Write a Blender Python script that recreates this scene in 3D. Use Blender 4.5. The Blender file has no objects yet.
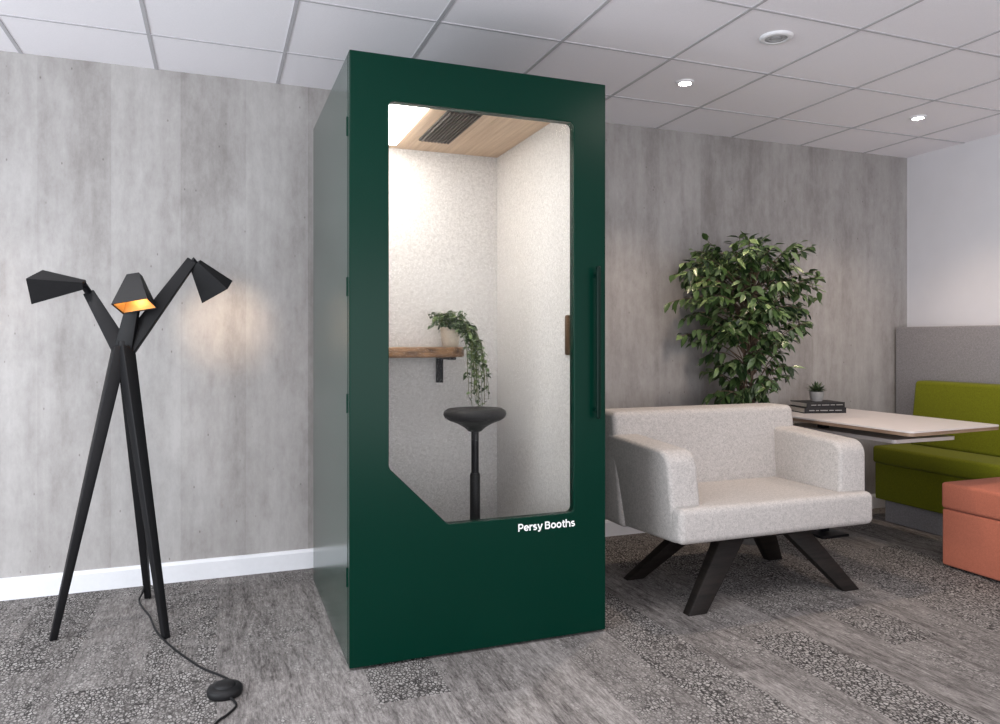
import bpy, bmesh, math, random
from mathutils import Vector as V, Matrix
random.seed(7)
SC = bpy.context.scene
COL = SC.collection
R = math.radians
SC.view_settings.view_transform = 'Standard'

# ------------------------------------------------------------------ helpers
def rootloc(p):
    while p.parent: p = p.parent
    return V(p.location)

def tag(o, label=None, cat=None, group=None, kind=None):
    if label: o['label'] = label
    if cat: o['category'] = cat
    if group: o['group'] = group
    if kind: o['kind'] = kind
    return o

def thing(name, label, cat, loc, group=None):
    o = bpy.data.objects.new(name, None); COL.objects.link(o)
    o.empty_display_size = .05
    o.location = loc
    return tag(o, label, cat, group)

def obj(name, bm, mat, parent=None, bevel=0, seg=3, ang=30, sharp=48, smooth=True, fix=True, label=None):
    if fix:
        bmesh.ops.remove_doubles(bm, verts=bm.verts, dist=1e-5)
        bmesh.ops.recalc_face_normals(bm, faces=bm.faces)
    if bevel:
        es = [e for e in bm.edges if len(e.link_faces) == 2 and e.calc_face_angle(0) > R(ang)]
        bmesh.ops.bevel(bm, geom=es, offset=bevel, segments=seg, affect='EDGES', profile=.5, clamp_overlap=True)
    for f in bm.faces: f.smooth = smooth
    if fix:
        for e in bm.edges:
            if len(e.link_faces) == 2 and e.calc_face_angle(0) > R(sharp): e.smooth = False
    if parent is not None:
        bmesh.ops.translate(bm, verts=bm.verts, vec=-rootloc(parent))
    me = bpy.data.meshes.new(name); bm.to_mesh(me); bm.free()
    o = bpy.data.objects.new(name, me); COL.objects.link(o)
    me.materials.append(mat)
    if parent is not None: o.parent = parent
    if label: o['label'] = label
    return o

def struct(name, bm, mat, **k):
    return tag(obj(name, bm, mat, **k), kind='structure')

def NB(): return bmesh.new()

def prism(bm, pts, axis, lo, hi):
    def mk(p, h):
        return {'x': (h, p[0], p[1]), 'y': (p[0], h, p[1]), 'z': (p[0], p[1], h)}[axis]
    a = [bm.verts.new(mk(p, lo)) for p in pts]
    b = [bm.verts.new(mk(p, hi)) for p in pts]
    n = len(pts)
    bm.faces.new(a); bm.faces.new(b[::-1])
    for i in range(n):
        bm.faces.new((a[i], a[(i+1) % n], b[(i+1) % n], b[i]))
    return bm

def box(bm, x0, x1, y0, y1, z0, z1):
    return prism(bm, [(x0, y0), (x1, y0), (x1, y1), (x0, y1)], 'z', z0, z1)

def fillet(pts, radii, n=6):
    out = []
    N = len(pts)
    for i in range(N):
        p = V(pts[i]); a = V(pts[i-1]); b = V(pts[(i+1) % N])
        r = radii[i] if isinstance(radii, (list, tuple)) else radii
        if r <= 0: out.append(tuple(p)); continue
        da = (a-p).normalized(); db = (b-p).normalized()
        th = da.angle(db)
        t = min(r/math.tan(th/2), (a-p).length*.48, (b-p).length*.48)
        p0 = p+da*t; p1 = p+db*t
        for k in range(n+1):
            s = k/n
            w = math.sin(th/2)
            den = (1-s)**2+2*s*(1-s)*w+s*s
            q = (p0*(1-s)**2 + p*(2*s*(1-s)*w) + p1*s*s)/den
            out.append(tuple(q))
    return out

def tube(bm, pts, rad, seg=10, cap=True):
    pts = [V(p) for p in pts]
    n = len(pts)
    rads = rad if isinstance(rad, (list, tuple)) else [rad]*n
    rings = []
    up = None
    for i, p in enumerate(pts):
        t = (pts[min(i+1, n-1)]-pts[max(i-1, 0)]).normalized()
        if up is None:
            up = V((0, 0, 1)) if abs(t.z) < .9 else V((1, 0, 0))
        s = t.cross(up).normalized(); up = s.cross(t).normalized()
        rings.append([bm.verts.new(p+(s*math.cos(2*math.pi*k/seg)+up*math.sin(2*math.pi*k/seg))*rads[i]) for k in range(seg)])
    for i in range(n-1):
        for k in range(seg):
            bm.faces.new((rings[i][k], rings[i][(k+1) % seg], rings[i+1][(k+1) % seg], rings[i+1][k]))
    if cap:
        bm.faces.new(rings[0][::-1]); bm.faces.new(rings[-1])
    return bm

def lathe(bm, prof, c, seg=32, sx=1, sy=1):
    rings = []
    for r, z in prof:
        if r < 1e-6:
            rings.append([bm.verts.new((c[0], c[1], c[2]+z))])
        else:
            rings.append([bm.verts.new((c[0]+sx*r*math.cos(2*math.pi*k/seg), c[1]+sy*r*math.sin(2*math.pi*k/seg), c[2]+z)) for k in range(seg)])
    for a, b in zip(rings, rings[1:]):
        for k in range(seg):
            k2 = (k+1) % seg
            if len(a) == 1 and len(b) == 1: continue
            if len(a) == 1: bm.faces.new((a[0], b[k], b[k2]))
            elif len(b) == 1: bm.faces.new((a[k], a[k2], b[0]))
            else: bm.faces.new((a[k], a[k2], b[k2], b[k]))
    return bm

def hexa(bm, lo, hi):
    a = [bm.verts.new(p) for p in lo]; b = [bm.verts.new(p) for p in hi]
    bm.faces.new(a[::-1]); bm.faces.new(b)
    for i in range(4):
        bm.faces.new((a[i], a[(i+1) % 4], b[(i+1) % 4], b[i]))
    return bm

def flatleg(bm, p0, p1, w0, d0, w1, d1, rot=0):
    """tapered leg whose ends are cut level"""
    def rect(p, w, d):
        c, s = math.cos(rot), math.sin(rot)
        return [(p[0]+c*x*w/2-s*y*d/2, p[1]+s*x*w/2+c*y*d/2, p[2]) for x, y in ((-1, -1), (1, -1), (1, 1), (-1, 1))]
    return hexa(bm, rect(p0, w0, d0), rect(p1, w1, d1))

def beam(bm, p0, p1, w0, t0, w1, t1, side):
    p0 = V(p0); p1 = V(p1); ax = (p1-p0).normalized(); side = V(side)
    s = (side-ax*side.dot(ax)).normalized(); n = ax.cross(s)
    def rect(p, w, t): return [p+s*x*w/2+n*y*t/2 for x, y in ((-1, -1), (1, -1), (1, 1), (-1, 1))]
    return hexa(bm, rect(p0, w0, t0), rect(p1, w1, t1))

def leaf(bm, base, d, nrm, ln, w, droop=.25):
    d = V(d).normalized(); nrm = V(nrm)
    s = d.cross(nrm)
    if s.length < 1e-4: s = d.cross(V((1, 0, .2)))
    s.normalize(); n = s.cross(d).normalized()
    base = V(base)
    def P(t, x, up=0):
        return bm.verts.new(base+d*ln*t+s*x*w+n*(up*w-droop*ln*t*t))
    b = P(0, 0); m1 = P(.33, 0); m2 = P(.68, 0); t = P(1, 0)
    l1 = P(.3, .5, .16); l2 = P(.66, .4, .14); r1 = P(.3, -.5, .16); r2 = P(.66, -.4, .14)
    for f in ((b, m1, l1), (l1, m1, m2, l2), (l2, m2, t), (b, r1, m1), (r1, r2, m2, m1), (r2, t, m2)):
        bm.faces.new(f)

# ------------------------------------------------------------------ node helpers
def newmat(name):
    m = bpy.data.materials.new(name); m.use_nodes = True
    return m, m.node_tree, m.node_tree.nodes['Principled BSDF']

def setin(nt, sock, v):
    if isinstance(v, bpy.types.NodeSocket): nt.links.new(v, sock)
    else: sock.default_value = v

def Mt(nt, op, a, b=None, c=None):
    n = nt.nodes.new('ShaderNodeMath'); n.operation = op
    setin(nt, n.inputs[0], a)
    if b is not None: setin(nt, n.inputs[1], b)
    if c is not None: setin(nt, n.inputs[2], c)
    return n.outputs[0]

def mixc(nt, f, a, b, blend='MIX'):
    n = nt.nodes.new('ShaderNodeMix'); n.data_type = 'RGBA'; n.blend_type = blend
    setin(nt, n.inputs[0], f)
    for i, v in ((6, a), (7, b)):
        setin(nt, n.inputs[i], v if isinstance(v, bpy.types.NodeSocket) else (*v, 1))
    return n.outputs[2]

def ocoord(nt, scale=(1, 1, 1)):
    tc = nt.nodes.new('ShaderNodeTexCoord'); mp = nt.nodes.new('ShaderNodeMapping')
    mp.inputs['Scale'].default_value = scale
    nt.links.new(tc.outputs['Object'], mp.inputs['Vector'])
    return mp.outputs[0]

def noise(nt, vec, scale, detail=3, rough=.55):
    n = nt.nodes.new('ShaderNodeTexNoise')
    nt.links.new(vec, n.inputs['Vector'])
    n.inputs['Scale'].default_value = scale; n.inputs['Detail'].default_value = detail; n.inputs['Roughness'].default_value = rough
    return n.outputs['Fac']

def ramp(nt, f, stops):
    n = nt.nodes.new('ShaderNodeValToRGB'); nt.links.new(f, n.inputs[0])
    el = n.color_ramp.elements
    while len(el) < len(stops): el.new(.5)
    for e, (p, c) in zip(el, stops):
        e.position = p; e.color = (*c, 1) if isinstance(c, tuple) else (c, c, c, 1)
    return n.outputs[0]

def bump(nt, b, h, strength=.2, dist=.002):
    n = nt.nodes.new('ShaderNodeBump'); n.inputs['Strength'].default_value = strength; n.inputs['Distance'].default_value = dist
    nt.links.new(h, n.inputs['Height']); nt.links.new(n.outputs[0], b.inputs['Normal'])

def simple(name, col, rough=.5, metal=0, var=.1, scale=40, bmp=0, spec=.5, coat=0):
    m, nt, b = newmat(name)
    v = ocoord(nt); f = noise(nt, v, scale, 4)
    lo = tuple(c*(1-var) for c in col); hi = tuple(min(1, c*(1+var)) for c in col)
    nt.links.new(ramp(nt, f, [(.3, lo), (.7, hi)]), b.inputs['Base Color'])
    b.inputs['Roughness'].default_value = rough; b.inputs['Metallic'].default_value = metal
    b.inputs['Specular IOR Level'].default_value = spec
    b.inputs['Coat Weight'].default_value = coat
    b.inputs['Coat Roughness'].default_value = .15
    if bmp: bump(nt, b, f, bmp)
    return m

def emissive(name, col, s):
    m, nt, b = newmat(name)
    v = ocoord(nt); f = noise(nt, v, 8, 1)
    nt.links.new(ramp(nt, f, [(.3, tuple(c*.97 for c in col)), (.7, col)]), b.inputs['Emission Color'])
    b.inputs['Emission Strength'].default_value = s
    b.inputs['Base Color'].default_value = (*col, 1)
    return m

# ------------------------------------------------------------------ materials
def m_concrete():
    m, nt, b = newmat('concrete_panel')
    v = ocoord(nt)
    sep = nt.nodes.new('ShaderNodeSeparateXYZ'); nt.links.new(v, sep.inputs[0])
    ix = Mt(nt, 'FLOOR', Mt(nt, 'DIVIDE', Mt(nt, 'ADD', sep.outputs[0], 5.13), .31))
    wn = nt.nodes.new('ShaderNodeTexWhiteNoise'); wn.noise_dimensions = '1D'; nt.links.new(ix, wn.inputs['W'])
    streak = noise(nt, ocoord(nt, (6, 1, .55)), 1.6, 4, .55)
    fine = noise(nt, ocoord(nt, (2.4, 1, 1.0)), 13, 5, .74)
    cloud = noise(nt, ocoord(nt, (1.5, 1, .8)), 2.8, 6, .64)
    f = Mt(nt, 'ADD', Mt(nt, 'MULTIPLY', streak, .34), Mt(nt, 'MULTIPLY', cloud, .34))
    f = Mt(nt, 'ADD', f, Mt(nt, 'MULTIPLY', fine, .32))
    f = Mt(nt, 'ADD', f, Mt(nt, 'MULTIPLY', Mt(nt, 'SUBTRACT', wn.outputs['Value'], .5), .13))
    col = ramp(nt, f, [(.35, (.252, .234, .224)), (.50, (.355, .338, .328)), (.65, (.445, .429, .419))])
    vo = nt.nodes.new('ShaderNodeTexVoronoi'); vo.inputs['Scale'].default_value = 11
    nt.links.new(ocoord(nt, (1.6, 1, .8)), vo.inputs['Vector'])
    pits = ramp(nt, vo.outputs['Distance'], [(.03, .0), (.07, 1.0)])
    col = mixc(nt, 1.0, col, mixc(nt, pits, (.54, .52, .51), (1, 1, 1)), 'MULTIPLY')
    nt.links.new(col, b.inputs['Base Color'])
    b.inputs['Roughness'].default_value = .62
    b.inputs['Specular IOR Level'].default_value = .3
    bump(nt, b, f, .12, .003)
    return m

def m_carpet():
    m, nt, b = newmat('carpet_planks')
    v = ocoord(nt)
    warp = noise(nt, v, 13, 5, .75)
    sep = nt.nodes.new('ShaderNodeSeparateXYZ'); nt.links.new(v, sep.inputs[0])
    x, y = sep.outputs[0], sep.outputs[1]
    def cell(wd, ln, seed):
        ix = Mt(nt, 'FLOOR', Mt(nt, 'DIVIDE', Mt(nt, 'ADD', x, seed), wd))
        w1 = nt.nodes.new('ShaderNodeTexWhiteNoise'); w1.noise_dimensions = '1D'; nt.links.new(ix, w1.inputs['W'])
        iy = Mt(nt, 'FLOOR', Mt(nt, 'ADD', Mt(nt, 'DIVIDE', y, ln), w1.outputs['Value']))
        cb = nt.nodes.new('ShaderNodeCombineXYZ'); nt.links.new(ix, cb.inputs[0]); nt.links.new(iy, cb.inputs[1])
        w2 = nt.nodes.new('ShaderNodeTexWhiteNoise'); w2.noise_dimensions = '2D'; nt.links.new(cb.outputs[0], w2.inputs['Vector'])
        return w2.outputs['Value']
    rnd = cell(.25, 1.0, 10.0)
    rnd2 = cell(.125, 1.0, 20.0)
    streak = noise(nt, ocoord(nt, (110, 18, 1)), 1, 6, .8)
    mid = noise(nt, ocoord(nt, (26, 4, 1)), 1, 5, .7)
    f = Mt(nt, 'ADD', Mt(nt, 'MULTIPLY', streak, .60), Mt(nt, 'MULTIPLY', mid, .44))
    f = Mt(nt, 'ADD', f, Mt(nt, 'MULTIPLY', Mt(nt, 'SUBTRACT', rnd2, .5), .06))
    plank = ramp(nt, f, [(.40, (.072, .065, .062)), (.52, (.208, .193, .186)), (.64, (.380, .358, .344))])
    def vor(feat):
        vo = nt.nodes.new('ShaderNodeTexVoronoi'); vo.feature = feat; vo.inputs['Scale'].default_value = 1
        vo.inputs['Randomness'].default_value = .9
        nt.links.new(ocoord(nt, (86, 56, 1)), vo.inputs['Vector']); return vo
    ve = vor('DISTANCE_TO_EDGE'); vc = vor('F1')
    sc = nt.nodes.new('ShaderNodeSeparateColor'); nt.links.new(vc.outputs['Color'], sc.inputs[0])
    peb = mixc(nt, sc.outputs[0], (.25, .235, .227), (.44, .42, .405))
    ed = Mt(nt, 'ADD', ve.outputs['Distance'], Mt(nt, 'MULTIPLY', Mt(nt, 'SUBTRACT', noise(nt, v, 120, 3), .5), .16))
    peb = mixc(nt, ramp(nt, ed, [(.05, 0.0), (.20, 1.0)]), (.030, .028, .027), peb)
    big = noise(nt, ocoord(nt, (1.5, .8, 1)), 1.1, 2)
    sel = Mt(nt, 'ADD', Mt(nt, 'MULTIPLY', rnd, .46), Mt(nt, 'MULTIPLY', big, .76))
    sel = Mt(nt, 'ADD', sel, Mt(nt, 'MULTIPLY', Mt(nt, 'SUBTRACT', warp, .5), 1.0))
    sel = Mt(nt, 'ADD', sel, Mt(nt, 'MULTIPLY', Mt(nt, 'SUBTRACT', mid, .5), 1.0))
    sel = ramp(nt, sel, [(.46, .03), (.82, .95)])
    col = mixc(nt, sel, plank, peb)
    nt.links.new(col, b.inputs['Base Color'])
    b.inputs['Roughness'].default_value = .95; b.inputs['Specular IOR Level'].default_value = .1
    bump(nt, b, noise(nt, v, 350, 2), .3, .003)
    return m

def m_felt(name, lo, hi):
    m, nt, b = newmat(name)
    v = ocoord(nt)
    f = Mt(nt, 'ADD', Mt(nt, 'MULTIPLY', noise(nt, v, 210, 4, .75), .75), Mt(nt, 'MULTIPLY', noise(nt, v, 70, 4, .6), .25))
    nt.links.new(ramp(nt, f, [(.36, lo), (.60, hi)]), b.inputs['Base Color'])
    b.inputs['Roughness'].default_value = .9; b.inputs['Specular IOR Level'].default_value = .15
    bump(nt, b, f, .2, .002)
    return m

def m_fabric(name, col, var=.16, sc=1.0):
    m, nt, b = newmat(name)
    v = ocoord(nt)
    f = Mt(nt, 'ADD', Mt(nt, 'MULTIPLY', noise(nt, v, 230*sc, 3, .75), .6), Mt(nt, 'MULTIPLY', noise(nt, v, 90*sc, 4, .75), .4))
    nt.links.new(ramp(nt, f, [(.36, tuple(c*(1-var*1.8) for c in col)), (.60, tuple(min(1, c*(1+var*.8)) for c in col))]), b.inputs['Base Color'])
    b.inputs['Roughness'].default_value = .92; b.inputs['Specular IOR Level'].default_value = .15
    b.inputs['Sheen Weight'].default_value = .05
    bump(nt, b, f, .3, .002)
    return m

def m_wood(name, lo, hi, scale, rough=.5, spec=.5):
    m, nt, b = newmat(name)
    f = noise(nt, ocoord(nt, scale), 1, 6, .65)
    nt.links.new(ramp(nt, f, [(.32, lo), (.66, hi)]), b.inputs['Base Color'])
    b.inputs['Roughness'].default_value = rough
    b.inputs['Specular IOR Level'].default_value = spec
    bump(nt, b, f, .1, .001)
    return m

def m_leaf(name, dark, mid, light, rough=.4):
    m, nt, b = newmat(name)
    g = nt.nodes.new('ShaderNodeNewGeometry')
    f = Mt(nt, 'ADD', Mt(nt, 'MULTIPLY', g.outputs['Random Per Island'], .85), Mt(nt, 'MULTIPLY', noise(nt, ocoord(nt), 40, 2), .15))
    nt.links.new(ramp(nt, f, [(.1, dark), (.6, mid), (.95, light)]), b.inputs['Base Color'])
    b.inputs['Roughness'].default_value = rough
    b.inputs['Specular IOR Level'].default_value = .45
    return m

def m_glass():
    m = bpy.data.materials.new('booth_glass'); m.use_nodes = True
    nt = m.node_tree; nt.nodes.clear()
    out = nt.nodes.new('ShaderNodeOutputMaterial'); mx = nt.nodes.new('ShaderNodeMixShader')
    tr = nt.nodes.new('ShaderNodeBsdfTransparent'); gl = nt.nodes.new('ShaderNodeBsdfGlossy')
    tr.inputs[0].default_value = (.985, .99, .985, 1); gl.inputs['Roughness'].default_value = .03
    lw = nt.nodes.new('ShaderNodeFresnel'); lw.inputs[0].default_value = 1.10
    nt.links.new(lw.outputs[0], mx.inputs[0]); nt.links.new(tr.outputs[0], mx.inputs[1]); nt.links.new(gl.outputs[0], mx.inputs[2])
    nt.links.new(mx.outputs[0], out.inputs[0])
    return m

CONC = m_concrete(); CARP = m_carpet()
WHITE = simple('white_wall_paint', (.76, .755, .785), .8, var=.02, scale=4)
TRIM = simple('white_gloss_trim', (.78, .79, .82), .4, var=.02)
TILE = simple('ceiling_tile', (.95, .925, .965), .9, var=.03, scale=160, bmp=.15)
TBAR = simple('ceiling_tee_bar', (.52, .51, .535), .6, var=.03)
GREEN = simple('dark_green_lacquer', (.0002, .0235, .0142), .26, var=.03, scale=3, spec=.13)
GREEN_SHEEN = simple('dark_green_lacquer_sheen', (.0002, .0270, .0165), .24, var=.03, scale=3, spec=.45, coat=.36)  # same lacquer as the door; sheen on the sides put into colour and coat
GREEN2 = simple('dark_green_handle', (.0003, .012, .008), .4, var=.03, scale=20, spec=.15)
FELT = m_felt('grey_felt_lining', (.47, .455, .445), (.75, .735, .725))
OAK = m_wood('oak_ceiling', (.48, .34, .235), (.66, .51, .37), (60, 2, 2))
DESKW = m_wood('rustic_desk_wood', (.05, .022, .011), (.36, .20, .10), (6, 55, 45), .5)
LAMPW = emissive('booth_light_diffuser', (1, .95, .89), 18)
VENT = simple('vent_dark', (.05, .045, .045), .6)
BLACK = simple('black_powder_coat', (.008, .008, .009), .5, var=.1, bmp=.05, spec=.2)
BLACKM = simple('black_satin_metal', (.007, .007, .009), .35, var=.1, spec=.25)
BLACKP = simple('black_plastic', (.010, .010, .011), .5, var=.03, spec=.25)
BRASS = simple('bronze_metal', (.13, .075, .04), .35, metal=.7)
GOLD = simple('gold_lining', (.42, .23, .07), .5, metal=.3)
BULB = emissive('warm_bulb', (1, .74, .42), 3)
GLASS = m_glass()
LETTER = emissive('white_vinyl_glow', (.88, .88, .88), .15)  # faint glow added to whiten the lettering, which is no lamp
CHAIR = m_fabric('pale_grey_wool', (.48, .455, .435), .17, .75)
DWOOD = m_wood('black_stained_wood', (.005, .004, .0035), (.016, .012, .010), (8, 8, 60), .6, .25)
OLIVE = m_fabric('olive_green_fabric', (.168, .182, .008))
CORAL = m_fabric('coral_fabric', (.45, .145, .090), .1)
PANELF = m_fabric('grey_panel_fabric', (.29, .28, .29))
LAMI = simple('white_laminate', (.72, .67, .65), .4, var=.02)
PLY = m_wood('ply_edge', (.16, .10, .07), (.34, .24, .17), (6, 6, 200), .5)
LEAF = m_leaf('ficus_leaf', (.012, .028, .009), (.062, .112, .033), (.25, .34, .15), .32)
LEAF2 = m_leaf('ivy_leaf', (.015, .035, .012), (.06, .10, .04), (.22, .30, .13))
LEAF3 = m_leaf('succulent_leaf', (.03, .05, .02), (.08, .13, .06), (.18, .22, .12))
BARK = simple('bark', (.13, .09, .06), .8, var=.4, scale=60, bmp=.3)
SOIL = simple('soil', (.03, .02, .014), .95, var=.5, scale=120, bmp=.5)
CREAM = simple('cream_ceramic', (.66, .60, .50), .4, var=.08, scale=25)
GREYPOT = simple('grey_ceramic', (.16, .155, .15), .5, var=.15)
BOOK = simple('black_book_cloth', (.014, .013, .014), .6)
PAPER = simple('paper_pages', (.62, .58, .52), .8, var=.1, scale=200)
LENS = emissive('downlight_lens', (1, .97, .93), 60)
RINGW = simple('downlight_ring', (.85, .85, .87), .4, var=.02)

# ------------------------------------------------------------------ setting
H = 2.545; WY = 4.04; WX = 4.741
struct('floor', box(NB(), -3.2, WX+.1, -2.5, WY+.1, -.1, 0), CARP, smooth=False)
struct('ceiling', box(NB(), -3.2, WX+.1, -2.5, WY+.1, H, H+.1), TILE, smooth=False)
struct('wall_back', box(NB(), -3.2, WX, WY, WY+.1, 0, H), CONC, smooth=False)
struct('wall_right', box(NB(), WX, WX+.1, -2.5, WY+.1, 0, H), WHITE, smooth=False)
struct('baseboard_back', prism(NB(), [(WY, 0), (WY-.016, 0), (WY-.016, .085), (WY-.008, .1), (WY, .1)], 'x', -3.2, 4.6), TRIM, smooth=False)
bm = NB()
S = .575; w = .008
k = -6
while .295+k*S < WX:
    xx = .295+k*S
    if xx > -3.2: box(bm, xx-w, xx+w, -2.5, WY, H-.003, H+.002)
    k += 1
for k in range(-9, 1):
    yy = 3.59+k*S
    if yy > -2.4: box(bm, -3.2, WX, yy-w*.75, yy+w*.75, H-.0033, H+.002)
struct('trim_1', bm, TBAR, smooth=False, fix=False)

# ------------------------------------------------------------------ downlights and ceiling speaker
for lab, x, y in (('small lit round ceiling downlight nearest the green booth', 2.271, 3.264),
                  ('small lit round ceiling downlight nearest the white right wall', 3.933, 3.276)):
    t = thing('ceiling_downlight', lab, 'light', (x, y, H), 'recessed ceiling downlights')
    obj('ring', lathe(NB(), [(.029, -.002), (.032, -.010), (.044, -.008), (.047, 0), (.029, 0), (.029, -.002)], (x, y, H), 28), RINGW, t)
    obj('lens', lathe(NB(), [(0, -.013), (.015, -.012), (.030, -.006), (.030, -.001), (0, -.001)], (x, y, H), 24), LENS, t)
x, y = 2.311, 2.637
t = thing('ceiling_speaker', 'round white ceiling disc with concentric rings, unlit', 'ceiling fitting', (x, y, H))
obj('rim', lathe(NB(), [(.048, -.010), (.062, -.012), (.070, -.006), (.072, 0), (.048, 0), (.048, -.010)], (x, y, H), 40), RINGW, t)
obj('grille', lathe(NB(), [(0, -.008), (.02, -.009), (.022, -.005), (.028, -.005), (.030, -.009), (.042, -.009), (.048, -.004), (.048, 0), (0, 0)], (x, y, H), 40), simple('grille_grey', (.42, .42, .43), .6), t)

# ------------------------------------------------------------------ phone booth
X0, X1, Y0, Y1, BH = .4485, 1.499, 2.712, 3.79, 2.258
bt = thing('phone_booth', 'dark green freestanding phone booth with large glazed door', 'phone booth', ((X0+X1)/2, (Y0+Y1)/2, 0))
YB = Y0+.046
obj('side_panel', box(NB(), X0, X0+.042, YB, Y1, .006, BH), GREEN_SHEEN, bt, bevel=.004, seg=2, smooth=False)
obj('side_panel', box(NB(), X1-.042, X1, YB, Y1, .006, BH), GREEN_SHEEN, bt, bevel=.004, seg=2, smooth=False)
obj('back_panel', box(NB(), X0+.042, X1-.042, Y1-.04, Y1, .006, BH), GREEN, bt, smooth=False)
obj('roof_panel', box(NB(), X0+.042, X1-.042, YB, Y1-.04, 2.2, BH), GREEN, bt, smooth=False)
obj('floor_panel', box(NB(), X0+.042, X1-.042, YB, Y1-.04, .0, .06), simple('booth_floor', (.24, .235, .23), .9, var=.3, scale=150), bt, smooth=False)
obj('felt_lining', box(NB(), X0+.042, .53, YB, Y1-.04, .06, 2.18), FELT, bt, smooth=False)
obj('felt_lining', box(NB(), 1.40, X1-.042, YB, Y1-.04, .06, 2.18), FELT, bt, smooth=False)
obj('felt_lining', box(NB(), .53, 1.40, 3.72, Y1-.04, .06, 2.18), FELT, bt, smooth=False)
obj('ceiling_panel', box(NB(), X0+.042, X1-.042, YB, Y1-.04, 2.18, 2.2), OAK, bt, smooth=False)
obj('light_panel', box(NB(), .60, .826, 2.86, 3.62, 2.168, 2.182), LAMPW, bt, smooth=False)
vt = obj('ceiling_vent', box(NB(), .915, 1.07, 3.01, 3.51, 2.172, 2.182), VENT, bt, smooth=False)
bm = NB()
for i in range(9):
    xx = .925+i*.0165
    box(bm, xx, xx+.006, 3.02, 3.50, 2.165, 2.174)
obj('grille_slats', bm, simple('vent_slat', (.10, .085, .08), .5), vt, smooth=False)
# door
hole = fillet([(.594, 2.088), (1.355, 2.088), (1.355, .502), (.822, .502), (.594, .73)], [.022, .022, .022, .03, .03], 6)
bm = NB()
o4 = [(X0, .010), (X1, .010), (X1, BH), (X0, BH)]
ov = [bm.verts.new((p[0], Y0, p[1])) for p in o4]
hv = [bm.verts.new((p[0], Y0, p[1])) for p in hole]
es = [bm.edges.new((ov[i], ov[(i+1) % 4])) for i in range(4)]
es += [bm.edges.new((hv[i], hv[(i+1) % len(hv)])) for i in range(len(hv))]
bmesh.ops.triangle_fill(bm, edges=es, use_beauty=True)
r = bmesh.ops.extrude_face_region(bm, geom=list(bm.faces))
bmesh.ops.translate(bm, verts=[e for e in r['geom'] if isinstance(e, bmesh.types.BMVert)], vec=(0, .042, 0))
door = obj('door', bm, GREEN, bt, bevel=.003, seg=2, ang=60, smooth=False)
hole2 = fillet([(.592, 2.09), (1.357, 2.09), (1.357, .50), (.821, .50), (.592, .729)], [.022]*5, 6)
obj('glass', prism(NB(), hole2, 'y', Y0+.014, Y0+.022), GLASS, door, smooth=False)
bm = NB()
HX = 1.448
prism(bm, fillet([(HX-.0095, .883), (HX+.0095, .883), (HX+.0095, 1.505), (HX-.0095, 1.505)], .009, 5), 'y', Y0-.040, Y0-.026)
for zz in (.92, 1.468): lathe(bm, [(0, 0), (.008, 0), (.008, .034), (0, .034)], (0, 0, 0), 14)
vs = [v for v in bm.verts if v.co.y > -1 and abs(v.co.x) < .1]
half = len(vs)//2
for i, v in enumerate(vs):
    zc = .92 if i < half else 1.468
    v.co = V((HX+v.co.x, Y0-v.co.z, zc+v.co.y))
obj('handle', bm, GREEN2, door, bevel=.004, seg=3, ang=50)
for zz in (1.99, 1.40, .97, .33):
    obj('hinge', lathe(NB(), [(0, -.035), (.004, -.035), (.004, .035), (0, .035)], (X0-.0005, Y0+.044, zz), 12), GREEN, door)
# lettering drawn as round geometric strokes
T = .122
def arc(cx, cy, rx, ry, a0, a1, n=14):
    return [(cx+rx*math.cos(R(a0+(a1-a0)*i/n)), cy+ry*math.sin(R(a0+(a1-a0)*i/n))) for i in range(n+1)]
h_ = T/2
r_ = .27-h_
GL = {
 'P': (.57, [[(h_, 0), (h_, .70)], [(h_, .70-h_), (.29, .70-h_)]+arc(.29, .4625, .175, .70-h_-.4625, 90, -90)+[(h_, .9250-.70+h_)]]),
 'e': (.58, [arc(.27, .27, r_, r_, -42, -360, 22)+[(h_, .27)]]),
 'r': (.37, [[(h_, 0), (h_, .54)], arc(.30, .27, .30-h_, r_, 170, 92)+[(.33, .54-h_)]]),
 's': (.47, [arc(.215, .385, .15, .54-h_-.385, 35, 270, 14)+arc(.215, .171, .155, .171-h_, 90, -150, 14)]),
 'y': (.55, [[(h_*.9, .54), (.275, .03)], [(.50, .54), (.30, .06), (.245, -.07), (.19, -.115), (.07, -.10)]]),
 'B': (.63, [[(h_, 0), (h_, .70)], [(h_, .70-h_), (.31, .70-h_)]+arc(.31, .5067, .14, .70-h_-.5067, 90, -90)+[(h_, .3675)],
             [(h_, .3675), (.33, .3675)]+arc(.33, .2107, .165, .1567, 90, -90)+[(h_, h_)]]),
 'o': (.59, [arc(.27, .27, r_, r_, 0, 360, 28)]),
 't': (.39, [[(.15, .67), (.15, .19)]+arc(.27, .18, .12, .18-h_, 180, 275, 8)+[(.33, .07)], [(.02, .54-h_+.005), (.33, .54-h_+.005)]]),
 'h': (.59, [[(h_, 0), (h_, .74)], arc(.265, .27, .265-h_, r_, 180, 0, 14)+[(.53-h_, 0)]]),
 ' ': (.25, [])}
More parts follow.
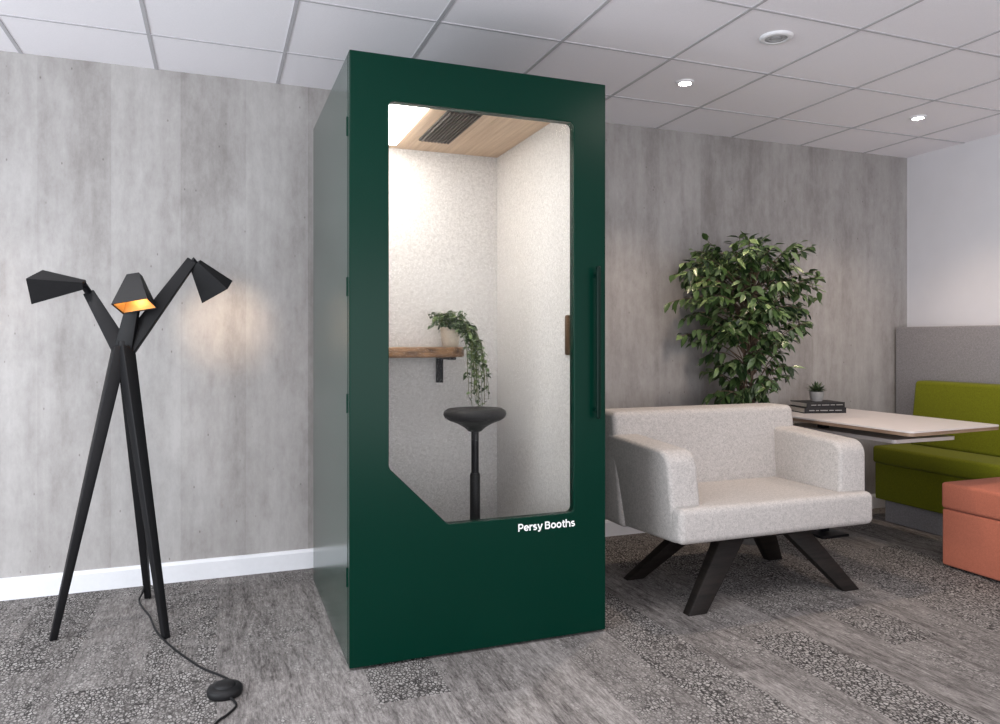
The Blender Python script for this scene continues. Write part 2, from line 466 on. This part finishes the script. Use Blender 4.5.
def ribbon(bm, P, t, y0, y1, mp):
    P = [V(p) for p in P]; n = len(P); L = []
    closed = (P[0]-P[-1]).length < 1e-4
    for i in range(n):
        a = P[i-1] if i else (P[-2] if closed else P[0]); b = P[i+1] if i < n-1 else (P[1] if closed else P[-1])
        d1 = (P[i]-a); d2 = (b-P[i])
        d = (d1.normalized() if d1.length > 1e-6 else V((0, 0)))+(d2.normalized() if d2.length > 1e-6 else V((0, 0)))
        d.normalize(); nn = V((-d.y, d.x))
        L.append((P[i]+nn*t/2, P[i]-nn*t/2))
    V4 = [[bm.verts.new(mp(q[0], y0)), bm.verts.new(mp(q[1], y0)), bm.verts.new(mp(q[1], y1)), bm.verts.new(mp(q[0], y1))] for q in L]
    for A, B in zip(V4, V4[1:]):
        for j in range(4): bm.faces.new((A[j], A[(j+1) % 4], B[(j+1) % 4], B[j]))
    bm.faces.new(V4[0][::-1]); bm.faces.new(V4[-1])
word = 'Persy Booths'
tot = sum(GL[ch_][0] for ch_ in word)-.05
sc_ = .248/tot
bm = NB(); cx = 0
for ch_ in word:
    adv, strokes = GL[ch_]
    for s_ in strokes:
        ribbon(bm, s_, T, 0, .0012, lambda q, yy, cx=cx: (1.110+(cx+q[0])*sc_, Y0+.0003-yy, .448+q[1]*sc_*1.04))
    cx += adv
obj('lettering', bm, LETTER, door, smooth=False, fix=False, label='white lettering under the window')
# inside fittings
obj('wall_switch', prism(NB(), fillet([(2.832, 1.14), (2.866, 1.14), (2.866, 1.31), (2.832, 1.31)], .01, 4), 'x', 1.386, 1.401), BRASS, bt, bevel=.003, seg=2)
dpts = [(.53, 3.35)]
for i in range(1, 12):
    q = i/12
    dpts.append((.53+.44*q, 3.352+.010*math.sin(i*1.7)+.006*math.sin(i*3.1)))
dpts += [(1.0, 3.37), (1.06, 3.392), (1.12, 3.44), (1.15, 3.52), (1.155, 3.62), (1.15, 3.721), (.53, 3.721)]
desk = obj('desk', prism(NB(), dpts, 'z', 1.122, 1.170), DESKW, bt, bevel=.008, seg=2)
bm = NB(); box(bm, 1.06, 1.095, 3.70, 3.721, .985, 1.123); box(bm, 1.06, 1.095, 3.48, 3.71, 1.108, 1.1225)
obj('bracket', bm, BLACKM, desk, smooth=False, fix=False)

# ------------------------------------------------------------------ perch stool
sx_, sy_ = 1.08, 3.15
st = thing('perch_stool', 'black round perch stool standing inside the booth', 'stool', (sx_, sy_, .06))
obj('seat', lathe(NB(), [(0, -.050), (.030, -.050), (.046, -.034), (.080, -.014), (.118, .000), (.136, .012), (.143, .026), (.139, .041), (.124, .051), (.095, .053), (.05, .049), (0, .047)], (sx_, sy_, .846), 56, 1, .92), BLACKP, st, sharp=80)
obj('column', lathe(NB(), [(0, 0), (.017, 0), (.017, .32), (0, .32)], (sx_, sy_, .482), 20), BLACKM, st)
obj('sleeve', lathe(NB(), [(0, 0), (.023, 0), (.023, .50), (.020, .51), (0, .51)], (sx_, sy_, .10), 24), BLACKP, st)
obj('base', lathe(NB(), [(0, 0), (.165, 0), (.17, .01), (.15, .03), (.08, .055), (.03, .065), (0, .065)], (sx_, sy_, .06), 40), BLACKP, st)

# ------------------------------------------------------------------ trailing plant on the booth desk
px, py, pz = 1.095, 3.575, 1.17
tp = thing('trailing_plant', 'trailing ivy in a cream pot on the booth desk', 'plant', (px, py, pz))
obj('pot', lathe(NB(), [(0, 0), (.036, 0), (.042, .01), (.051, .09), (.053, .10), (.047, .10), (.045, .085), (0, .085)], (px, py, pz), 28), CREAM, tp)
obj('soil', lathe(NB(), [(0, .092), (.045, .090), (.045, .084), (0, .084)], (px, py, pz), 20), SOIL, tp)
lb = NB(); sb = NB()
def vine(end, top, n, L=.03):
    p0 = V((px+random.uniform(-.02, .02), py+random.uniform(-.02, .02), pz+.09))
    p1 = V((px+(top[0]), py+top[1], pz+top[2])); p2 = V(end)
    pts = []
    pm = V((p2.x, p2.y, p1.z-.02))
    for i in range(16):
        s = i/15
        q = p0*(1-s)**3+p1*3*s*(1-s)**2+pm*3*s*s*(1-s)+p2*s**3
        pts.append(q+V((random.uniform(-.004, .004), random.uniform(-.004, .004), 0)))
    tube(sb, pts, .0014, 5)
    for i in range(n):
        s = .15+.85*i/(n-1)
        q = pts[min(15, int(s*15))]
        a = random.uniform(0, 6.28)
        leaf(lb, q, (math.cos(a), math.sin(a), random.uniform(-.9, .3)), (random.uniform(-.3, .3), random.uniform(-.6, 0), 1), L*random.uniform(.7, 1.25), L*random.uniform(.55, .8))
for i in range(25):
    vine((px+random.uniform(.015, .115), py+random.uniform(-.27, -.20), random.choice((random.uniform(.87, .98), random.uniform(.9, 1.15)))), (random.uniform(.01, .06), random.uniform(-.16, -.05), random.uniform(.11, .17)), 24)
for i in range(28):
    vine((px+random.uniform(-.10, .11), py+random.uniform(-.10, .07), pz+random.uniform(.08, .19)), (random.uniform(-.05, .06), random.uniform(-.05, .04), random.uniform(.13, .20)), 10, .034)
obj('stems', sb, simple('ivy_stem', (.10, .12, .04), .6), tp)
obj('foliage', lb, LEAF2, tp, fix=False)

# ------------------------------------------------------------------ floor lamp
c = V((-.37, 3.51, 0))
fw = V((.3559, .9345, 0)); rt = V((.9345, -.3559, 0)); up = V((0, 0, 1))
lt = thing('floor_lamp', 'black tripod floor lamp with three adjustable angular heads', 'floor lamp', tuple(c))
apex = c+up*1.15
for f in ((-.615, 3.425), (-.193, 3.286), (-.301, 3.827)):
    d = (V((f[0], f[1], 0))-c).normalized()
    rot = math.atan2(d.y, d.x)
    tpz = 1.18
    obj('leg', flatleg(NB(), (f[0], f[1], 0), (apex.x+d.x*.012, apex.y+d.y*.012, tpz), .026, .026, .054, .054, rot), BLACK, lt, bevel=.003, seg=2)
obj('hub', lathe(NB(), [(0, -.05), (.022, -.05), (.027, 0), (.022, .05), (0, .05)], tuple(apex), 12), BLACK, lt)
def shade(small, axis, ref, L, s0, s1, flat=.8):
    """square flared shade: small end at 'small', opening along axis"""
    a = V(axis).normalized(); s = (V(ref)-a*V(ref).dot(a)).normalized(); n = a.cross(s)
    bm = NB()
    def ring(B, t, w, dpt): return [B.verts.new(small+a*t+s*x*w+n*y*dpt) for x, y in ((-1, -1), (1, -1), (1, 1), (-1, 1))]
    def loft(B, A, C):
        for i in range(4): B.faces.new((A[i], A[(i+1) % 4], C[(i+1) % 4], C[i]))
    o0 = ring(bm, 0, s0, s0*flat); o1 = ring(bm, L, s1, s1*flat)
    i1 = ring(bm, L, s1-.003, s1*flat-.003); i0 = ring(bm, .006, s0-.003, s0*flat-.003)
    loft(bm, o0, o1); loft(bm, o1, i1); loft(bm, i1, i0); bm.faces.new(o0[::-1]); bm.faces.new(i0)
    b2 = NB()
    def w(t): return s0+(s1-s0)*t/L
    j1 = ring(b2, L-.003, w(L-.003)-.0045, w(L-.003)*flat-.0045); j0 = ring(b2, .02, w(.02)-.0055, w(.02)*flat-.0055)
    loft(b2, j1, j0); b2.faces.new(j0)
    return bm, b2, a
tocam = V((.105, -.994, 0))
heads = [
    (apex-rt*.165+up*.288, -rt*.92-up*.05-fw*.12, fw+up*.34, .188, .022, .078, .70, .5),
    (apex+rt*.046+tocam*.05+up*.325, tocam*.40-up*.92, rt, .145, .025, .072, .70, .5),
    (apex+rt*.262+fw*.10+up*.388, rt*.45-up*.74+fw*.42, rt+fw*.1, .155, .023, .068, .70, .6)]
for i, (e, ax, ref, L, s0, s1, fl, pw) in enumerate(heads):
    ax = V(ax).normalized()
    st_ = apex+(e-apex)*.02
    elbow = e - ax*.018 if i == 2 else e+up*-.03+fw*.03
    obj('arm', beam(NB(), st_, elbow, .076, .030, .044, .018, rt if i == 1 else up.cross(fw)+up), BLACK, lt, bevel=.003, seg=2)
    b1, b2, a = shade(e, ax, ref, L, s0, s1, fl)
    hd = obj('lamp_shade', b1, BLACK, lt, smooth=False)
    obj('shade_lining', b2, GOLD, hd, smooth=False)
    obj('joint', tube(NB(), [elbow-up*.012, elbow, e+ax*.004], [.012, .015, .014], 12), BLACKM, hd)
    bc = e+ax*L*.55
    bm = NB(); bmesh.ops.create_uvsphere(bm, u_segments=16, v_segments=10, radius=.020)
    bmesh.ops.translate(bm, verts=bm.verts, vec=bc)
    obj('bulb', bm, BULB, hd)
    ld = bpy.data.lights.new('bulb_glow', 'POINT'); ld.energy = pw; ld.color = (1, .66, .36); ld.shadow_soft_size = .018
    lo = bpy.data.objects.new('bulb_glow', ld); COL.objects.link(lo); lo.location = e+ax*(L*.55+.026)
    if i == 2:
        # the bulb's beam leaving the open end towards the wall
        ld = bpy.data.lights.new('bulb_beam', 'SPOT'); ld.energy = 10; ld.color = (1, .74, .50); ld.shadow_soft_size = .03
        ld.spot_size = R(62); ld.spot_blend = 1.0
        lo = bpy.data.objects.new('bulb_beam', ld); COL.objects.link(lo); lo.location = e+ax*(L+.012)
        tgt = V((.035, 4.04, 1.30))
        lo.rotation_euler = (tgt-lo.location).to_track_quat('-Z', 'Y').to_euler()
# cord and foot switch
pts = [(-.305, 3.81, .16), (-.318, 3.80, .05), (-.335, 3.79, .006), (-.31, 3.68, .005), (-.272, 3.55, .005), (-.232, 3.36, .005), (-.165, 3.17, .005), (-.059, 2.94, .005), (.01, 2.84, .005), (.043, 2.775, .007), (.034, 2.72, .012)]
def smoothp(P, n=8):
    P = [V(p) for p in P]; out = []
    for i in range(len(P)-1):
        a = P[max(i-1, 0)]; b = P[i]; c_ = P[i+1]; d = P[min(i+2, len(P)-1)]
        for k in range(n):
            s = k/n
            out.append(.5*((2*b)+(c_-a)*s+(2*a-5*b+4*c_-d)*s*s+(3*b-a-3*c_+d)*s**3))
    out.append(P[-1]); return out
bm = NB(); tube(bm, smoothp(pts), .0042, 8)
tube(bm, smoothp([(.030, 2.66, .012), (.052, 2.62, .006), (.058, 2.58, .005), (.03, 2.53, .005), (-.006, 2.48, .005), (-.06, 2.30, .005), (-.2, 2.0, .005)]), .0042, 8)
cord = obj('power_cord', bm, BLACKP, lt)
obj('foot_switch', lathe(NB(), [(0, 0), (.054, 0), (.058, .006), (.058, .020), (.052, .028), (.036, .031), (.034, .036), (.026, .040), (0, .041)], (.025, 2.693, 0), 36), BLACKP, cord)

# ------------------------------------------------------------------ armchair
ch = thing('armchair', 'pale grey upholstered armchair with black splayed legs beside the booth', 'armchair', (2.41, 3.05, 0))
AX0, AX1 = 1.845, 2.955
seat_poly = [(AX0+.006, 2.69), (AX1-.006, 2.69), (AX1-.006, 2.78), (2.81, 2.78), (2.81, 3.26), (1.99, 3.26), (1.99, 2.78), (AX0+.006, 2.78)]
obj('seat', prism(NB(), seat_poly, 'z', .320, .476), CHAIR, ch, bevel=.030, seg=6)
arm_prof = fillet([(2.742, .318), (3.30, .288), (3.30, .738), (2.768, .712)], [.02, .02, .02, .075], 9)
for x0, x1, sg in ((AX0-.014, 1.985, -1), (2.812, AX1+.024, 1)):
    bm = prism(NB(), arm_prof, 'x', x0, x1)
    for v in bm.verts: v.co.x -= sg*.026*(.72-v.co.z)/.4
    obj('armrest', bm, CHAIR, ch, bevel=.020, seg=5, ang=40)
obj('backrest', prism(NB(), [(3.16, .290), (3.41, .288), (3.445, .848), (3.245, .848)], 'x', AX0-.008, AX1+.008), CHAIR, ch, bevel=.030, seg=6)
obj('under_frame', box(NB(), 2.12, 2.70, 2.80, 3.14, .285, .324), DWOOD, ch, bevel=.004, seg=2)
for fx, fy, tx, ty in ((1.965, 2.752, 2.245, 2.86), (2.853, 2.757, 2.59, 2.86), (1.965, 3.27, 2.245, 3.10), (2.862, 3.29, 2.59, 3.10)):
    obj('leg', flatleg(NB(), (fx, fy, 0), (tx, ty, .305), .095, .048, .145, .06), DWOOD, ch, bevel=.004, seg=2)

# ------------------------------------------------------------------ ficus tree
fx, fy = 3.005, 3.66
ft = thing('potted_ficus', 'tall leafy weeping fig tree behind the grey armchair', 'plant', (fx, fy, 0))
obj('pot', lathe(NB(), [(0, 0), (.125, 0), (.13, .01), (.165, .27), (.17, .29), (.155, .29), (.15, .26), (0, .26)], (fx, fy, 0), 36), GREYPOT, ft)
obj('soil', lathe(NB(), [(0, .275), (.151, .27), (.15, .258), (0, .258)], (fx, fy, 0), 28), SOIL, ft)
for k in range(3):
    pts = []
    for i in range(26):
        s = i/25; a = k*2.094+s*4
        rr = .018+.02*s if s < .75 else .033+(s-.75)*.35
        pts.append((fx+rr*math.cos(a), fy+rr*math.sin(a), .26+s*1.2))
    obj('trunk', tube(NB(), pts, [.010-.005*i/25 for i in range(26)], 8), BARK, ft)
env = [(.74, .26), (.85, .34), (1.0, .37), (1.15, .45), (1.3, .56), (1.45, .60), (1.6, .60), (1.72, .50), (1.82, .30)]
def erad(z):
    for (a, ra), (b, rb) in zip(env, env[1:]):
        if a <= z <= b: return ra+(rb-ra)*(z-a)/(b-a)
    return .14
lb = NB(); sb = NB()
for i in range(215):
    ze = random.uniform(.76, 1.80) if i % 2 else random.uniform(1.22, 1.82)
    az = random.uniform(0, 6.283)
    lobe = .94+.07*math.sin(3*az+ze*9)
    rr = erad(ze)*(.25+.73*random.random()**.75)*lobe
    ex = fx+rr*math.cos(az); ey = fy+min(.29, rr*.8)*math.sin(az)
    if ze < .90: ey = max(ey, fy-.06)
    zs = min(1.45, max(.85, ze-.15+random.uniform(-.15, .12)))
    p0 = V((fx+.02*math.cos(az), fy+.02*math.sin(az), zs)); p2 = V((ex, ey, ze))
    p1 = (p0+p2)/2+up*random.uniform(.06, .16)
    pts = [p0*(1-s)**2+p1*2*s*(1-s)+p2*s*s for s in [j/9 for j in range(10)]]
    tube(sb, pts, [.0042-.0031*j/9 for j in range(10)], 5)
    tg = (p2-p1).normalized()
    for j in range(13):
        s = .45+.55*j/12
        q = p0*(1-s)**2+p1*2*s*(1-s)+p2*s*s
        side = tg.cross(up).normalized()*(1 if j % 2 else -1)
        d = tg*random.uniform(.2, .9)+side*random.uniform(.2, 1.0)+up*random.uniform(-1.0, .25)
        leaf(lb, q, d, (random.uniform(-.6, .6), random.uniform(-.9, .3), 1), random.uniform(.052, .090), random.uniform(.026, .038), .16)
for v in lb.verts:
    if v.co.y > 4.02: v.co.y = 4.02
    if v.co.z < .90 and v.co.y < 3.475: v.co.y = 3.475
obj('branches', sb, BARK, ft)
obj('foliage', lb, LEAF, ft, fix=False)

# ------------------------------------------------------------------ table, books, succulent
tb = thing('table', 'white topped table with ply edge and lower shelf before the green bench', 'table', (3.65, 3.4, 0))
obj('table_top', prism(NB(), fillet([(3.28, 2.77), (4.02, 2.83), (4.02, 3.95), (3.28, 3.95)], .03, 4), 'z', .732, .740), LAMI, tb, smooth=False)
obj('edge_band', prism(NB(), fillet([(3.281, 2.771), (4.019, 2.831), (4.019, 3.949), (3.281, 3.949)], .03, 4), 'z', .714, .732), PLY, tb, smooth=False)
obj('lower_shelf', prism(NB(), fillet([(3.45, 3.02), (3.92, 3.02), (3.92, 3.86), (3.45, 3.86)], .02, 4), 'z', .640, .660), LAMI, tb, smooth=False)
obj('column', box(NB(), 3.50, 3.55, 3.58, 3.63, .02, .714), BLACKM, tb, bevel=.004, seg=2)
obj('base', box(NB(), 3.42, 3.63, 3.50, 3.72, 0, .016), BLACKM, tb, bevel=.005, seg=2)
SPR = simple('spine_grey_print', (.35, .34, .33), .6)
def book(lab, x, y, z, w, d, h, rot):
    b = thing('book', lab, 'book', (x, y, z), 'books on the white table')
    def sp(bm):
        bmesh.ops.rotate(bm, verts=bm.verts, cent=(x, y, z), matrix=Matrix.Rotation(rot, 3, 'Z')); return bm
    t = .004
    obj('cover', sp(prism(NB(), [(y-d/2, z), (y+d/2, z), (y+d/2, z+t), (y-d/2+t, z+t), (y-d/2+t, z+h-t), (y+d/2, z+h-t), (y+d/2, z+h), (y-d/2, z+h)], 'x', x-w/2, x+w/2)), BOOK, b, smooth=False)
    obj('pages', sp(box(NB(), x-w/2+.005, x+w/2-.005, y-d/2+t, y+d/2-.006, z+t, z+h-t)), PAPER, b, smooth=False)
    bm = NB()
    xx = x-w/2+.03
    for n in (.035, .02, .05, .03, .045):
        box(bm, xx, xx+n, y-d/2-.0006, y-d/2+.0004, z+h*.42, z+h*.58); xx += n+.010
    obj('spine_print', sp(bm), SPR, b, smooth=False, fix=False)
book('thick black book lying on the white table, lower of two', 3.645, 3.78, .740, .28, .20, .036, R(-14))
book('black book lying on another book under the small succulent', 3.648, 3.782, .776, .265, .19, .032, R(-11))
sx0, sy0, sz0 = 3.66, 3.80, .808
su = thing('potted_succulent', 'small succulent in a grey pot on the stacked books', 'plant', (sx0, sy0, sz0))
obj('pot', lathe(NB(), [(0, 0), (.034, 0), (.042, .03), (.046, .062), (.040, .062), (.038, .05), (0, .05)], (sx0, sy0, sz0), 24), simple('pale_pot', (.36, .35, .34), .6), su)
lb = NB()
for i in range(60):
    a = i*2.4; q = i/60
    leaf(lb, (sx0+.02*q*math.cos(a), sy0+.02*q*math.sin(a), sz0+.055), (math.cos(a)*q*1.3, math.sin(a)*q*1.3, 1.1-.6*q), (-math.cos(a), -math.sin(a), .4), random.uniform(.05, .085), .016, .1)
obj('foliage', lb, LEAF3, su, fix=False)

# ------------------------------------------------------------------ green bench, grey panel, coral ottoman
gb = thing('bench_seat', 'olive green upholstered bench against the grey padded panel', 'bench', (4.35, 2.85, 0))
obj('seat', box(NB(), 4.115, 4.598, 1.9, 3.78, .385, .500), OLIVE, gb, bevel=.022, seg=4)
obj('base', box(NB(), 4.13, 4.596, 1.91, 3.77, .145, .386), OLIVE, gb, bevel=.010, seg=3)
obj('backrest', prism(NB(), [(4.40, .495), (4.598, .495), (4.598, .93), (4.455, .93)], 'y', 1.9, 3.74), OLIVE, gb, bevel=.025, seg=4)
obj('plinth', box(NB(), 4.17, 4.59, 1.95, 3.72, 0, .146), PANELF, gb, smooth=False)
pn = obj('padded_panel', box(NB(), 4.602, 4.739, 1.5, 4.022, 0, 1.30), PANELF, bevel=.012, seg=3)
tag(pn, 'tall grey fabric padded panel along the white wall behind the green bench', 'panel')
ot = thing('ottoman', 'coral upholstered square ottoman in front of the green bench', 'ottoman', (3.86, 2.55, 0))
obj('body', box(NB(), 3.608, 4.10, 2.24, 2.862, .012, .31), CORAL, ot, bevel=.012, seg=3)
obj('cushion', box(NB(), 3.604, 4.104, 2.236, 2.866, .312, .450), CORAL, ot, bevel=.018, seg=4)
for xx in (3.66, 4.06):
    for yy in (2.28, 2.82):
        obj('foot', lathe(NB(), [(0, 0), (.02, 0), (.022, .014), (0, .014)], (xx, yy, 0), 14), BLACKP, ot)

# ------------------------------------------------------------------ light
def area(name, loc, target, sx, sy, e, col=(1, 1, 1)):
    l = bpy.data.lights.new(name, 'AREA'); l.shape = 'RECTANGLE'; l.size = sx; l.size_y = sy; l.energy = e; l.color = col
    o = bpy.data.objects.new(name, l); COL.objects.link(o); o.location = loc
    o.rotation_euler = (V(target)-V(loc)).to_track_quat('-Z', 'Y').to_euler()
area('broad_fill', (-2.9, 1.4, 1.2), (1.0, 2.8, 1.9), 2.6, 2.2, 125, (.87, .94, 1))  # unseen source for the cool daylight from the left
area('broad_fill', (.6, -2.4, 1.1), (.2, 2.0, 2.3), 5.2, 2.0, 122, (.96, .95, 1))  # fill added behind the camera to brighten the ceiling, not a known window
area('overhead_fill', (-.3, 1.7, 2.53), (-.3, 1.7, 0), 1.2, .8, 24, (.98, .98, 1))  # overhead fill added off frame for general light, not a fitted panel
area('overhead_fill', (2.6, 1.5, 2.53), (2.6, 1.5, 0), 1.2, .8, 18, (1, .92, .85))  # second added overhead fill, warmer, likewise no real fitting
def spot(x, y, e, ang=110, col=(1, .78, .61)):
    l = bpy.data.lights.new('downlight_beam', 'SPOT'); l.energy = e; l.spot_size = R(ang); l.spot_blend = .8; l.shadow_soft_size = .04; l.color = col
    o = bpy.data.objects.new('downlight_beam', l); COL.objects.link(o); o.location = (x, y, H-.03)
spot(2.271, 3.264, 50); spot(3.933, 3.276, 40); spot(-1.05, 3.1, 50, 110, (.98, .97, .98))

wd = bpy.data.worlds.new('world'); SC.world = wd; wd.use_nodes = True
bg = wd.node_tree.nodes['Background']; bg.inputs[0].default_value = (.94, .93, .99, 1); bg.inputs[1].default_value = .76

cam = bpy.data.cameras.new('camera'); cam.sensor_width = 36; cam.lens = 26.75; cam.shift_y = -.021; cam.clip_start = .05
co = bpy.data.objects.new('camera', cam); COL.objects.link(co)
co.location = (0, 0, 1.2); co.rotation_euler = (R(90), 0, R(-20.85))
SC.camera = co
